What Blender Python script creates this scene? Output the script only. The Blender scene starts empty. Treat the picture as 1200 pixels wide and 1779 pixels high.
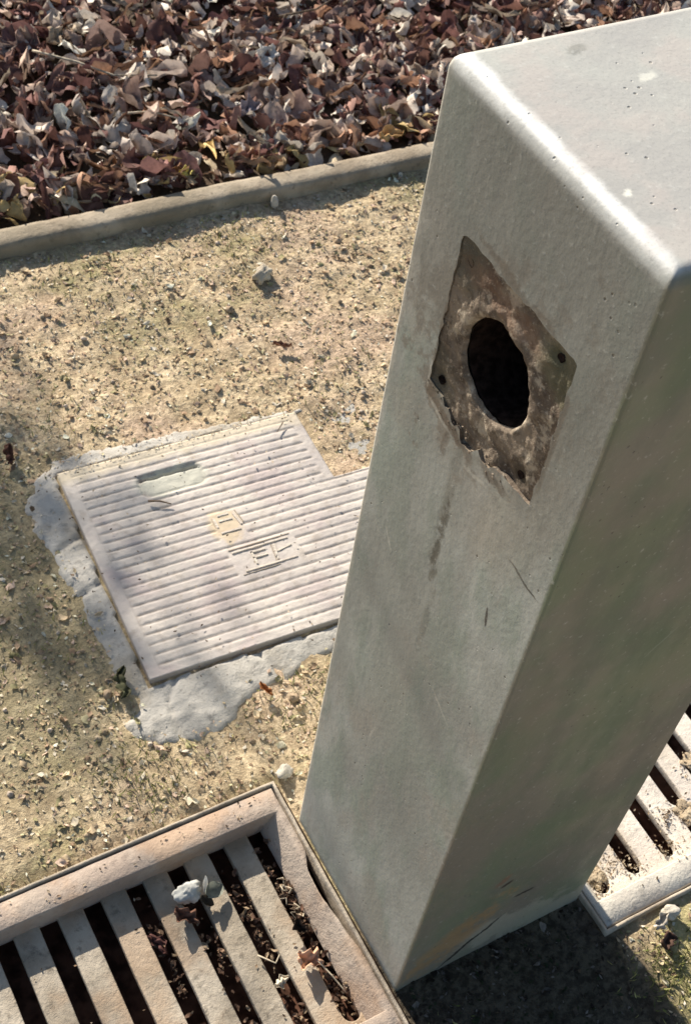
import bpy, bmesh, math, random
import numpy as np
from mathutils import Vector, Matrix, noise as mn
R = math.radians
random.seed(7); rng = np.random.default_rng(7)
scene = bpy.context.scene
COL = scene.collection

# ------------------------------------------------------------------ camera
cd = bpy.data.cameras.new("camera"); cam = bpy.data.objects.new("camera", cd); COL.objects.link(cam)
yaw, pitch, roll = 0.6424006, -0.8612609, 0.1834407
fw = Vector((math.sin(yaw)*math.cos(pitch), math.cos(yaw)*math.cos(pitch), math.sin(pitch)))
rt = Vector((math.cos(yaw), -math.sin(yaw), 0)); up = rt.cross(fw)
r2 = rt*math.cos(roll)+up*math.sin(roll); u2 = -rt*math.sin(roll)+up*math.cos(roll)
m = Matrix((r2, u2, -fw)).transposed().to_4x4(); m.translation = Vector((-0.493416, -0.400442, 1.519711))
cam.matrix_world = m
cd.sensor_fit = 'VERTICAL'; cd.sensor_height = 24; cd.lens = 32.143; cd.clip_start = .02; cd.clip_end = 500
scene.camera = cam
cd.dof.use_dof = True; cd.dof.focus_distance = 1.15; cd.dof.aperture_fstop = 16

# ------------------------------------------------------------------ light
SUN_EL, SUN_AZ = R(27), R(-3.7)          # azimuth from +Y towards +X
w = bpy.data.worlds.new("World"); scene.world = w; w.use_nodes = True
nt = w.node_tree; bg = nt.nodes['Background']
sky = nt.nodes.new('ShaderNodeTexSky'); sky.sky_type = 'NISHITA'; sky.sun_disc = False
sky.sun_elevation = SUN_EL; sky.sun_rotation = SUN_AZ
nt.links.new(sky.outputs[0], bg.inputs[0]); bg.inputs[1].default_value = .075
sl = bpy.data.lights.new("sun", 'SUN'); so = bpy.data.objects.new("sun", sl); COL.objects.link(so)
sl.energy = 5.0; sl.angle = R(.53); sl.color = (1, .93, .83)
sd = Vector((math.sin(SUN_AZ)*math.cos(SUN_EL), math.cos(SUN_AZ)*math.cos(SUN_EL), math.sin(SUN_EL)))
so.rotation_euler = sd.to_track_quat('Z', 'Y').to_euler()
scene.view_settings.view_transform = 'Standard'; scene.view_settings.look = 'None'
scene.view_settings.exposure = 1.0; scene.view_settings.gamma = 1

# ------------------------------------------------------------------ helpers
def smooth(o, ang=None):
    for p in o.data.polygons: p.use_smooth = True
def link(name, me, mat=None, parent=None, sm=False):
    o = bpy.data.objects.new(name, me); COL.objects.link(o)
    if mat: o.data.materials.append(mat)
    if parent: o.parent = parent
    if sm: smooth(o)
    return o
def tag(o, label=None, cat=None, group=None, kind=None):
    if label: o['label'] = label
    if cat: o['category'] = cat
    if group: o['group'] = group
    if kind: o['kind'] = kind
    return o
def empty(name, loc=(0, 0, 0), rz=0):
    o = bpy.data.objects.new(name, None); COL.objects.link(o); o.location = loc; o.rotation_euler = (0, 0, rz)
    o.empty_display_size = .05; return o
def pydata(name, v, f, mat=None, parent=None, sm=False):
    me = bpy.data.meshes.new(name); me.from_pydata([tuple(a) for a in v], [], f); me.update()
    return link(name, me, mat, parent, sm)
def frombm(name, bm, mat=None, parent=None, sm=False):
    me = bpy.data.meshes.new(name); bm.normal_update(); bm.to_mesh(me); bm.free()
    return link(name, me, mat, parent, sm)
def nz(x, y, z=0, s=1.0): return mn.noise(Vector((x*s, y*s, z*s+.37)))
def fbm(x, y, s, o=4, z=0): return mn.fractal(Vector((x*s, y*s, z)), 1.0, 2.0, o)

class N:
    """tiny node-graph helper"""
    def __init__(s, name, rough=.9, spec=.3):
        s.m = bpy.data.materials.new(name); s.m.use_nodes = True; s.t = s.m.node_tree
        s.b = s.t.nodes['Principled BSDF']; s.b.inputs['Roughness'].default_value = rough
        s.b.inputs['Specular IOR Level'].default_value = spec
        s.co = s.t.nodes.new('ShaderNodeTexCoord').outputs['Object']
    def L(s, a, inp):
        if isinstance(a, (int, float)): inp.default_value = a
        elif isinstance(a, (tuple, list)):
            inp.default_value = (*a, 1) if len(a) == 3 and inp.type == 'RGBA' else a
        else: s.t.links.new(a, inp)
    def M(s, op, a, b=0, c=0, clamp=False):
        n = s.t.nodes.new('ShaderNodeMath'); n.operation = op; n.use_clamp = clamp
        s.L(a, n.inputs[0]); s.L(b, n.inputs[1]); s.L(c, n.inputs[2]); return n.outputs[0]
    def noise(s, scale, detail=4, rough=.55, vec=None, dist=0, col=False):
        n = s.t.nodes.new('ShaderNodeTexNoise'); n.inputs['Scale'].default_value = scale
        n.inputs['Detail'].default_value = detail; n.inputs['Roughness'].default_value = rough
        n.inputs['Distortion'].default_value = dist
        s.t.links.new(vec or s.co, n.inputs['Vector']); return n.outputs[1 if col else 0]
    def voro(s, scale, vec=None, out=0, feat='F1'):
        n = s.t.nodes.new('ShaderNodeTexVoronoi'); n.inputs['Scale'].default_value = scale; n.feature = feat
        s.t.links.new(vec or s.co, n.inputs['Vector']); return n.outputs[out]
    def mapv(s, scale=(1, 1, 1), loc=(0, 0, 0)):
        n = s.t.nodes.new('ShaderNodeMapping'); n.inputs['Scale'].default_value = scale; n.inputs['Location'].default_value = loc
        s.t.links.new(s.co, n.inputs[0]); return n.outputs[0]
    def rng(s, a, lo, hi, o0=0., o1=1.):
        n = s.t.nodes.new('ShaderNodeMapRange'); n.interpolation_type = 'SMOOTHSTEP'
        s.L(a, n.inputs[0]); s.L(lo, n.inputs[1]); s.L(hi, n.inputs[2]); s.L(o0, n.inputs[3]); s.L(o1, n.inputs[4]); return n.outputs[0]
    def mix(s, f, a, b, mode='MIX'):
        n = s.t.nodes.new('ShaderNodeMix'); n.data_type = 'RGBA'; n.blend_type = mode
        s.L(f, n.inputs[0]); s.L(a, n.inputs[6]); s.L(b, n.inputs[7]); return n.outputs[2]
    def xyz(s, v=None):
        n = s.t.nodes.new('ShaderNodeSeparateXYZ'); s.t.links.new(v or s.co, n.inputs[0]); return n.outputs
    def attr(s, name):
        n = s.t.nodes.new('ShaderNodeAttribute'); n.attribute_name = name; return n.outputs[0]
    def blob(s, u, v, u0, v0, a, b, ang=0, soft=.5, wob=None, amp=0):
        """a soft-edged stain: 1 inside a turned ellipse, 0 outside, edge broken by wob"""
        ca, sa = math.cos(ang), math.sin(ang)
        du = s.M('SUBTRACT', u, u0); dv = s.M('SUBTRACT', v, v0)
        p = s.M('ADD', s.M('MULTIPLY', du, ca/a), s.M('MULTIPLY', dv, sa/a))
        q = s.M('ADD', s.M('MULTIPLY', du, -sa/b), s.M('MULTIPLY', dv, ca/b))
        if wob is not None: q = s.M('ADD', q, s.M('MULTIPLY', s.M('SUBTRACT', wob, .5), amp))
        d = s.M('ADD', s.M('MULTIPLY', p, p), s.M('MULTIPLY', q, q))
        return s.rng(d, 1-soft, 1+soft, 1., 0.)
    def bump(s, h, strength=.3, dist=.002, prev=None):
        n = s.t.nodes.new('ShaderNodeBump'); n.inputs['Strength'].default_value = strength; n.inputs['Distance'].default_value = dist
        s.L(h, n.inputs['Height'])
        if prev is not None: s.t.links.new(prev, n.inputs['Normal'])
        return n.outputs[0]
    def done(s, col, normal=None, rough=None):
        s.L(col, s.b.inputs['Base Color'])
        if normal is not None: s.t.links.new(normal, s.b.inputs['Normal'])
        if rough is not None: s.L(rough, s.b.inputs['Roughness'])
        return s.m
def plain(name, c, rough=.8, spec=.3, var=.3, scale=60, bump=.3):
    n = N(name, rough, spec); k = n.noise(scale, 5)
    c2 = tuple(x*(1-var) for x in c); c1 = tuple(min(1, x*(1+var*.6)) for x in c)
    return n.done(n.mix(n.rng(k, .35, .65), c2, c1), n.bump(k, bump, .002))

PW, PD, PH = .24, .2586, 1.0478           # pillar: y-size, x-size, height

# ---- materials
def m_ground():
    n = N("dry_soil", .95, .15); x, y, z = n.xyz()
    big = n.noise(3.2, 4, .6); mid = n.noise(14, 6, .65); fine = n.noise(110, 6, .7); grain = n.noise(320, 3, .7)
    c = n.mix(n.rng(mid, .35, .65), (.47, .36, .215), (.69, .55, .35))
    c = n.mix(n.M('MULTIPLY', n.rng(big, .48, .62), .65), c, (.56, .40, .29))
    c = n.mix(n.M('MULTIPLY', n.rng(n.noise(5.5, 5, .6, n.mapv((1, 1, 1), (3, 1, 0))), .52, .64), .55), c, (.23, .22, .09))
    c = n.mix(n.rng(fine, .42, .62), n.mix(.55, c, (.16, .11, .065)), c)
    c = n.mix(n.M('MULTIPLY', n.rng(grain, .55, .7), .5), c, (.72, .58, .38))
    wob = n.noise(9, 6, .65)
    gr = n.blob(x, y, -.30, .73, .26, .34, .3, .5, wob, 1.2)
    c = n.mix(n.M('MULTIPLY', gr, .55), c, (.17, .155, .085))  # moss tint, darkened further to stand for the soft shade here
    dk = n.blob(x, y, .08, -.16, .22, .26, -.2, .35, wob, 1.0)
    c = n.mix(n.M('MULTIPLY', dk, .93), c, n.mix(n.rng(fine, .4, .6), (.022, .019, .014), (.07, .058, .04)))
    c = n.mix(n.M('MULTIPLY', n.blob(x, y, .36, -.16, .07, .12, 0, .6, wob, 1.5), .6), c, (.34, .32, .13))
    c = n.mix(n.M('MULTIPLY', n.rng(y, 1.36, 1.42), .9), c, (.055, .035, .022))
    return n.done(c, n.bump(grain, .5, .002, n.bump(fine, .8, .006)))
TOP1, TOP2, TOP3 = (0.0828, 0.2137), (0.1094, 0.172), (0.0211, 0.075)
def m_pillar():
    n = N("troweled_mortar", .62, .4); x, y, z = n.xyz()
    a = n.noise(5, 5, .6); b = n.noise(17, 6, .6, n.mapv((1, 1, .5))); f = n.noise(160, 4, .6); w = n.noise(30, 6, .7)
    st = n.noise(9, 4, .6, n.mapv((1, 1, .12)))
    c = n.mix(n.rng(a, .38, .62), (.32, .322, .285), (.445, .452, .402))
    c = n.mix(n.M('MULTIPLY', n.rng(b, .45, .60), .5), c, (.24, .28, .215))
    c = n.mix(n.M('MULTIPLY', n.rng(n.noise(7, 5, .65, n.mapv((1, 1, .6), (5, 1, 2))), .5, .6), .5), c, (.36, .32, .27))
    c = n.mix(n.M('MULTIPLY', n.rng(n.noise(11, 6, .65, n.mapv((1, 1, .5), (1, 8, 2))), .54, .66), .4), c, (.50, .50, .455))
    c = n.mix(n.M('MULTIPLY', n.rng(st, .5, .62), .4), c, (.27, .265, .23))
    # top slab: paler
    top = n.rng(z, PH-.006, PH-.0005)
    c = n.mix(top, c, n.mix(n.rng(a, .4, .62), (.36, .345, .31), (.41, .405, .355)))
    # rubbed arrises
    ew = n.rng(n.M('ADD', n.M('MULTIPLY', n.M('ADD', n.M('ABSOLUTE', x), n.M('SUBTRACT', PH, z)), 1.), n.M('MULTIPLY', n.M('SUBTRACT', w, .5), .012)), .008, .016, 1., 0.)
    c = n.mix(n.M('MULTIPLY', n.M('MULTIPLY', ew, n.rng(y, .0, .03, .25, 1.)), .8), c, (.78, .77, .72))
    ev = n.rng(n.M('ADD', n.M('ADD', n.M('ABSOLUTE', x), n.M('ABSOLUTE', n.M('SUBTRACT', y, PW))), n.M('MULTIPLY', n.M('SUBTRACT', w, .5), .02)), .003, .010, 1., 0.)
    c = n.mix(n.M('MULTIPLY', ev, .7), c, (.52, .48, .40))
    isA = n.rng(x, .002, .006, 1., 0.); isB = n.rng(y, .002, .006, 1., 0.)
    # left face stains below and round the flange scar, plus painted shade higher up
    def stain_or_shade(c, on, u, v, u0, v0, A, B, ang, soft, amp, k, colr):
        return n.mix(n.M('MULTIPLY', n.M('MULTIPLY', on, n.blob(u, v, u0, v0, A, B, ang, soft, w, amp)), k), c, colr)
    c = stain_or_shade(c, isA, y, z, .116, .866, .088, .090, .78, .5, 6, .55, (.20, .15, .105))
    c = stain_or_shade(c, isA, y, z, .131, .715, .006, .060, 0, .9, 8, .4, (.13, .12, .09))
    c = stain_or_shade(c, isA, y, z, .128, .685, .005, .022, 0, .9, 12, .7, (.08, .07, .05))
    c = stain_or_shade(c, isA, y, z, .123, .635, .004, .018, .2, .9, 9, .6, (.08, .07, .05))
    c = stain_or_shade(c, isA, y, z, .118, .56, .005, .05, 0, .8, 5, .4, (.13, .12, .095))
    c = stain_or_shade(c, isA, y, z, .030, .735, .020, .0014, .1, .5, 7, .9, (.05, .045, .035))
    c = stain_or_shade(c, isA, y, z, .052, .66, .0016, .016, -.2, .5, 7, .9, (.07, .06, .05))
    c = stain_or_shade(c, isA, y, z, .060, .75, .028, .05, .3, .8, 3, .35, (.42, .38, .30))
    c = stain_or_shade(c, isA, y, z, .022, .85, .002, .03, .1, .9, 8, .35, (.55, .50, .42))
    c = stain_or_shade(c, isA, y, z, .13, .42, .06, .05, 0, .9, 3, .25, (.34, .37, .31))
    c = stain_or_shade(c, isA, y, z, .10, .97, .15, .16, .1, .8, 2.4, .65, (.195, .19, .165))  # painted shade: upper face darker, away from the ground's bounce light
    c = stain_or_shade(c, isA, y, z, .03, .86, .03, .14, .1, .8, 3, .45, (.24, .235, .20))  # more of that painted shade, beside the front corner
    for (yy, zz, aa, bb, an, kk) in [(.178, .80, .006, .012, .4, .7), (.184, .86, .003, .05, .02, .6), (.150, .785, .030, .006, .25, .75), (.09, .783, .020, .005, -.1, .6), (.12, .945, .05, .004, .1, .45), (.045, .87, .003, .05, .0, .5), (.150, .770, .004, .022, 0, .55)]:
        c = stain_or_shade(c, isA, y, z, yy, zz, aa, bb, an, .9, 7, kk, (.13, .095, .065))
    for (yy, zz, aa, bb, an) in [(.165, .782, .016, .0022, .3), (.110, .768, .014, .0018, -.2), (.186, .81, .0018, .012, 0), (.19, .60, .012, .0016, .9), (.07, .50, .016, .0014, .5), (.15, .33, .0015, .014, .2), (.04, .60, .0012, .012, -.1)]:
        c = stain_or_shade(c, isA, y, z, yy, zz, aa, bb, an, .9, 7, .5, (.56, .53, .45))
    # right face: green-brown tone, painted darker to carry its shade
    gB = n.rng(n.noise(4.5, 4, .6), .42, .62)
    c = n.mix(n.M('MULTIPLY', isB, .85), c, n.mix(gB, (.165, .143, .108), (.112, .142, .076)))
    c = stain_or_shade(c, isB, x, z, .17, .03, .12, .035, -.35, .5, 4, .6, (.34, .32, .25))
    c = stain_or_shade(c, isB, x, z, .10, .19, .012, .006, .8, .9, 5, .45, (.26, .09, .05))
    c = stain_or_shade(c, isB, x, z, .108, .176, .008, .0035, .5, .5, 4, .9, (.03, .02, .015))
    c = stain_or_shade(c, isB, x, z, .088, .040, .055, .0030, .80, .5, 7, .97, (.012, .01, .008))
    c = stain_or_shade(c, isB, x, z, .145, .122, .014, .003, 0, .5, 5, .9, (.02, .018, .014))
    c = stain_or_shade(c, isB, x, z, .15, .20, .018, .0015, .4, .8, 6, .3, (.45, .45, .38))
    c = stain_or_shade(c, isB, x, z, .16, .60, .02, .0012, .9, .8, 6, .25, (.4, .42, .36))
    c = stain_or_shade(c, isB, x, z, .06, .075, .03, .06, -.7, .8, 6, .7, (.32, .20, .09))
    # pits and specks
    sp = n.M('MULTIPLY', n.rng(n.voro(95), .07, .14, 1., 0.), n.rng(n.noise(11, 3), .53, .58))
    c = n.mix(n.M('MULTIPLY', sp, .8), c, (.10, .09, .07))
    # scuffs on the top
    c = n.mix(n.M('MULTIPLY', n.M('MULTIPLY', top, n.rng(b, .5, .62)), .35), c, (.42, .36, .32))
    c = stain_or_shade(c, top, x, y, TOP1[0], TOP1[1], .009, .004, .2, .7, 7, .6, (.20, .19, .16))
    c = stain_or_shade(c, top, x, y, TOP2[0], TOP2[1], .008, .004, .5, .8, 6, .7, (.66, .64, .54))
    c = stain_or_shade(c, top, x, y, TOP3[0], TOP3[1], .004, .003, .5, .8, 6, .8, (.70, .68, .58))
    grn = n.noise(420, 3, .7)
    c = n.mix(n.M('MULTIPLY', n.rng(grn, .52, .7), .28), c, (.15, .15, .13))
    c = n.mix(n.M('MULTIPLY', n.rng(f, .60, .70), .35), c, (.50, .49, .44))
    h = n.M('ADD', n.M('MULTIPLY', b, .6), n.M('MULTIPLY', f, .22))
    return n.done(c, n.bump(sp, .5, -.002, n.bump(h, .35, .004)), n.rng(b, .4, .65, .5, .75))
def m_scar():
    n = N("raw_mortar", .95, .2); x, y, z = n.xyz()
    a = n.noise(22, 6, .65); f = n.noise(120, 5, .7)
    c = n.mix(n.rng(a, .38, .62), (.10, .075, .055), (.235, .185, .135))
    c = n.mix(n.M('MULTIPLY', n.rng(n.noise(40, 5, .7, n.mapv((1, 1, 1), (4, 2, 1))), .54, .64), .6), c, (.52, .44, .33))
    c = n.mix(n.M('MULTIPLY', n.rng(f, .52, .64), .6), c, (.06, .042, .03))
    c = n.mix(n.M('MULTIPLY', n.rng(n.noise(300, 3, .7), .58, .68), .5), c, (.46, .40, .31))
    for (by, bz) in [(.1726, .9234), (.0657, .9272), (.1742, .8080), (.0681, .8110)]:
        c = n.mix(n.M('MULTIPLY', n.blob(y, z, by, bz, .010, .010, 0, .8, a, 4), .75), c, (.05, .04, .028))
    gr = n.blob(y, z, .055, .925, .03, .03, 0, .6, a, 3)
    c = n.mix(n.M('MULTIPLY', gr, .7), c, (.10, .10, .06))
    c = n.mix(n.M('MULTIPLY', n.blob(y, z, .178, .93, .025, .025, 0, .6, a, 3), .6), c, (.12, .11, .08))
    c = n.mix(n.M('MULTIPLY', n.blob(y, z, .175, .805, .02, .03, 0, .6, a, 3), .6), c, (.10, .09, .065))
    c = n.mix(n.M('MULTIPLY', n.blob(y, z, .13, .920, .05, .010, 0, .8, a, 5), .4), c, (.22, .125, .08))
    return n.done(c, n.bump(f, .7, .003, n.bump(a, .5, .004)))
def m_lid():
    n = N("cast_cover", .8, .3); x, y, z = n.xyz()
    a = n.noise(6, 5, .6); b = n.noise(45, 6, .7); f = n.noise(230, 4, .7)
    c = n.mix(n.rng(a, .4, .6), (.39, .345, .31), (.50, .445, .385))
    c = n.mix(n.M('MULTIPLY', n.rng(n.noise(9, 4, .6, n.mapv((1, 1, 1), (2, 5, 1))), .5, .62), .5), c, (.40, .32, .30))
    c = n.mix(n.M('MULTIPLY', n.rng(b, .5, .66), .5), c, (.30, .25, .20))
    lo = n.rng(z, .0010, .0026, 1., 0.)                       # shade of the grooves put into the colour
    c = n.mix(n.M('MULTIPLY', lo, .55), c, (.20, .165, .13))
    c = n.mix(n.M('MULTIPLY', n.blob(x, y, .15, -.065, .055, .024, 0, .4, b, 2), .6), c, (.50, .50, .40))
    c = n.mix(n.M('MULTIPLY', n.blob(x, y, .19, -.17, .024, .03, 0, .5, b, 2), .6), c, (.55, .42, .24))
    c = n.mix(n.M('MULTIPLY', n.rng(n.M('ADD', y, n.M('MULTIPLY', b, .03)), -.018, .006), .7), c, (.56, .47, .32))
    return n.done(c, n.bump(f, .4, .0015, n.bump(b, .4, .002)))
def m_concrete(name, c1, c2, spk=.5, tint=None):
    n = N(name, .9, .25)
    a = n.noise(11, 6, .62); b = n.noise(60, 6, .7); f = n.noise(260, 4, .7)
    c = n.mix(n.rng(a, .38, .62), c1, c2)
    c = n.mix(n.M('MULTIPLY', n.rng(b, .54, .68), spk), c, tuple(v*.5 for v in c1))
    if tint: c = n.mix(n.M('MULTIPLY', n.rng(n.noise(7, 5, .6, n.mapv((1, 1, 1), (7, 3, 1))), .48, .6), .6), c, tint)
    return n.done(c, n.bump(f, .5, .002, n.bump(b, .6, .004)))
def m_leaf(name="dry_leaf", rough=.8):
    n = N(name, rough, .12); c = n.attr('tone'); k = n.noise(90, 5, .7)
    c = n.mix(n.M('MULTIPLY', n.rng(k, .42, .66), .45), c, n.mix(.75, c, (.03, .015, .01)))
    mt = n.done(c, n.bump(k, .4, .002))
    tr = n.t.nodes.new('ShaderNodeBsdfTranslucent'); ms = n.t.nodes.new('ShaderNodeMixShader'); ms.inputs[0].default_value = .2
    n.L(c, tr.inputs[0]); n.t.links.new(n.b.outputs[0], ms.inputs[1]); n.t.links.new(tr.outputs[0], ms.inputs[2])
    n.t.links.new(ms.outputs[0], n.t.nodes['Material Output'].inputs[0]); return mt
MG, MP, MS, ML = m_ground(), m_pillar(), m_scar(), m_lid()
MCOL = m_concrete("pale_concrete", (.36, .335, .29), (.47, .435, .375), .6, (.30, .26, .20))

MEDGE = m_concrete("edging_concrete", (.24, .19, .13), (.37, .305, .22), .7, (.20, .165, .11))
MGRL = m_concrete("grate_casting", (.27, .225, .165), (.43, .37, .285), .7, (.36, .25, .16))
MGRR = m_concrete("pale_grate_casting", (.58, .51, .43), (.68, .61, .51), .5, (.50, .42, .32))
MRIM = m_concrete("rim_casting", (.31, .245, .195), (.41, .335, .265), .5, (.36, .235, .145))
MRIMR = m_concrete("worn_rim_casting", (.44, .40, .34), (.54, .50, .42), .6)
MFR = m_concrete("frame_casting", (.30, .25, .19), (.45, .38, .29), .6)
MPIT = plain("pit_mud", (.11, .055, .035), .95, .1, .6, 40)
MHOLE = plain("hole_dark", (.022, .014, .011), .95, .05, .6, 160)  # near-black brown for the pipe sleeve and the bolt-hole dishes
MLEAF = m_leaf(); MFLK = m_leaf("ground_chips", .85)
MSTONE = m_concrete("stone", (.36, .30, .22), (.55, .48, .36), .4)
MTWIG = plain("twig_bark", (.14, .095, .06), .85, .2, .5, 120)
MTWIGP = plain("bleached_twig", (.42, .35, .25), .8, .2, .4, 120)

# ------------------------------------------------------------------ structure: ground sheet
RX = [(-.66, -.003), (.262, .96)]; RY = (-.05, .2925)
def axis(lo, hi, step, keys, far):
    v = set(np.round(np.arange(lo, hi+1e-6, step), 5)) | set(keys)
    out = sorted(v); keep = []
    for a in out:
        if a in keys or all(abs(a-k) > step*.45 for k in keys): keep.append(a)
    s = step; a = keep[-1]; 
    while a < far: s *= 1.5; a += s; keep.append(a)
    s = step; a = keep[0]
    while a > -far: s *= 1.5; a -= s; keep.insert(0, a)
    return keep
gx = axis(-.70, 1.9, .007, [-.66, -.003, .262, .96], 60)
gy = axis(-.40, 1.5, .007, [-.05, .2925], 60)
def gz(x, y):
    if abs(x) > 3 or abs(y) > 4: return -.004
    h = .004*fbm(x, y, 6, 3) + .0030*fbm(x, y, 26, 5) + .0018*nz(x, y, 0, 110)
    # keep it flat against rims and cover
    d = min(max(abs(x-.13)-.22, abs(y-.66)-.22), 1)
    near = 1
    for (a, b) in RX:
        dd = math.hypot(max(a-x, 0, x-b), max(RY[0]-y, 0, y-RY[1])); near = min(near, dd/.02)
    k = min(1, max(0, d/.08)); 
    h = h*(.35+.65*near) - .004*(1-near)
    if y > 1.40: h -= .004
    return h - .003
v = []; f = []; nxn = len(gx)
for yy in gy:
    for xx in gx: v.append((xx, yy, gz(xx, yy)))
for j in range(len(gy)-1):
    cy = (gy[j]+gy[j+1])/2
    for i in range(nxn-1):
        cx = (gx[i]+gx[i+1])/2
        if RY[0] < cy < RY[1] and any(a < cx < b for a, b in RX): continue
        a = j*nxn+i; f.append((a, a+1, a+1+nxn, a+nxn))
g = pydata('ground', v, f, MG, None, True); tag(g, kind='structure')
# pits below the two grates
for (a, b) in RX:
    y0, y1 = RY; z0, z1 = -.004, -.085
    vv = [(a, y0, z0), (b, y0, z0), (b, y1, z0), (a, y1, z0), (a, y0, z1), (b, y0, z1), (b, y1, z1), (a, y1, z1)]
    o = pydata('drain_pit', vv, [(0, 1, 5, 4), (1, 2, 6, 5), (2, 3, 7, 6), (3, 0, 4, 7), (4, 5, 6, 7)], MPIT); tag(o, kind='structure')

# ------------------------------------------------------------------ concrete edging
def edging():
    prof = [(-.0250, -.05), (-.0250, .010), (-.0235, .0165), (-.0190, .0208), (-.010, .0225), (.010, .0225), (.0190, .0208), (.0235, .0165), (.0250, .010), (.0250, -.05)]
    v = []; f = []; xs = list(np.arange(-.6, 2.6, .01)); xs = [-20, -5, -2] + xs + [5, 20]
    n = len(prof)
    for x in xs:
        yc = 1.378 - .034*x + .003*nz(x, 5, 0, 4) + .0012*nz(x, 1, 0, 30) + .005*math.exp(-((x-.45)/.1)**2)
        dz = .002*nz(x, 9, 0, 6) - (.004 if min(abs(x-.02), abs(x-.98), abs(x+.94)) < .004 else 0)
        for k, (a, z) in enumerate(prof):
            v.append((x, yc+a+.0010*nz(x, k*.7, 3, 60), z+(dz if z > 0 else 0)+.0008*nz(x, k, 7, 70)))
    for i in range(len(xs)-1):
        for k in range(n-1): f.append((i*n+k, (i+1)*n+k, (i+1)*n+k+1, i*n+k+1))
    o = pydata('concrete_edging', v, f, MEDGE, None, True)
    tag(o, 'low rounded concrete edging strip between the dry ground and the leaf litter', 'edging')
edging()

# ------------------------------------------------------------------ pillar
def outline(n=144):
    """flange scar: a square with a ragged edge, broken away along its foot; angle -> (y,z)"""
    cy, cz = .116, .870; hx, hz = .0685, .0705; pts = []
    for i in range(n):
        t = 2*math.pi*i/n; c, s = math.cos(t), math.sin(t)
        k = 1/max(abs(c)/hx, abs(s)/hz)
        y, z = cy+c*k, cz+s*k
        j = .0024*nz(y, z, 2, 90)+.0014*nz(y, z, 5, 260)
        if s < 0 and abs(s)/hz >= abs(c)/hx:
            u = y
            if .085 < u < .165:
                b = math.sin(math.pi*(u-.085)/.08)
                z -= .015*b**.5*(.4+1.5*abs(nz(u, 3, 1, 70)))
        if c > 0 and abs(c)/hx > abs(s)/hz and z < cz: y += .004*abs(nz(z, 1, 4, 60))
        pts.append((y+c*j, z+s*j))
    return pts
def holeR(t): return .0400+.0008*nz(math.cos(t)*2, math.sin(t)*2, 1, 1.2)+.0006*nz(math.cos(t)*9, math.sin(t)*9, 4, 1)
HC = (.1200, .8640)
def prism(pts, x0, x1):
    bm = bmesh.new(); a = [bm.verts.new((x0, y, z)) for y, z in pts]; b = [bm.verts.new((x1, y, z)) for y, z in pts]
    n = len(pts); bm.faces.new(a[::-1]); bm.faces.new(b)
    for i in range(n): bm.faces.new((a[i], a[(i+1) % n], b[(i+1) % n], b[i]))
    bmesh.ops.recalc_face_normals(bm, faces=bm.faces); return bm
pil = empty('concrete_pillar', (0, 0, 0))
tag(pil, 'square grey-green concrete pillar with a square scar and round pipe hole near its top', 'pillar')
bm = bmesh.new()
xs, ys, zs = (0, PD), (0, PW), (-.12, PH)
vs = [bm.verts.new((x, y, z)) for z in zs for y in ys for x in xs]
for q in [(0, 2, 3, 1), (4, 5, 7, 6), (0, 1, 5, 4), (2, 6, 7, 3), (0, 4, 6, 2), (1, 3, 7, 5)]: bm.faces.new([vs[i] for i in q])
bmesh.ops.recalc_face_normals(bm, faces=bm.faces)
ed = [e for e in bm.edges if not (e.verts[0].co.z < 0 and e.verts[1].co.z < 0)]
bw = bm.edges.layers.float.get('bevel_weight_edge') or bm.edges.layers.float.new('bevel_weight_edge')
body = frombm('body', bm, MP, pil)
_at = body.data.attributes['bevel_weight_edge'].data
for e_ in body.data.edges:
    a_, b_ = (body.data.vertices[i].co for i in e_.vertices)
    _at[e_.index].value = 0 if (a_.z < 0 and b_.z < 0) else (1.0 if (a_.z > 1 and b_.z > 1) else (.16 if (a_.y < .01 and a_.x < .01) else .38))
md = body.modifiers.new('bev', 'BEVEL'); md.limit_method = 'WEIGHT'; md.width = .011; md.segments = 5
bpy.context.view_layer.update()
_me = bpy.data.meshes.new_from_object(body.evaluated_get(bpy.context.evaluated_depsgraph_get())); body.modifiers.clear(); body.data = _me
cut = frombm('cutter', prism(outline(), -.02, .013), MS)
body.data.materials.append(MS)
cut2 = frombm('cutter', prism([(HC[0]+.044*math.cos(2*math.pi*i/64), HC[1]+.044*math.sin(2*math.pi*i/64)) for i in range(64)], .005, .15))
def boolean(o, cutters):
    for c in cutters:
        md = o.modifiers.new('b', 'BOOLEAN'); md.object = c; md.operation = 'DIFFERENCE'; md.solver = 'EXACT'; md.material_mode = 'TRANSFER'
    dg = bpy.context.evaluated_depsgraph_get(); me = bpy.data.meshes.new_from_object(o.evaluated_get(dg))
    o.modifiers.clear(); o.data = me
    for c in cutters: bpy.data.objects.remove(c)
bpy.context.view_layer.update()
boolean(body, [cut, cut2])
me = body.data
for p in me.polygons: p.use_smooth = True
me.set_sharp_from_angle(angle=R(32))
wn = body.modifiers.new('wn', 'WEIGHTED_NORMAL'); wn.keep_sharp = True; wn.weight = 100
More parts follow.
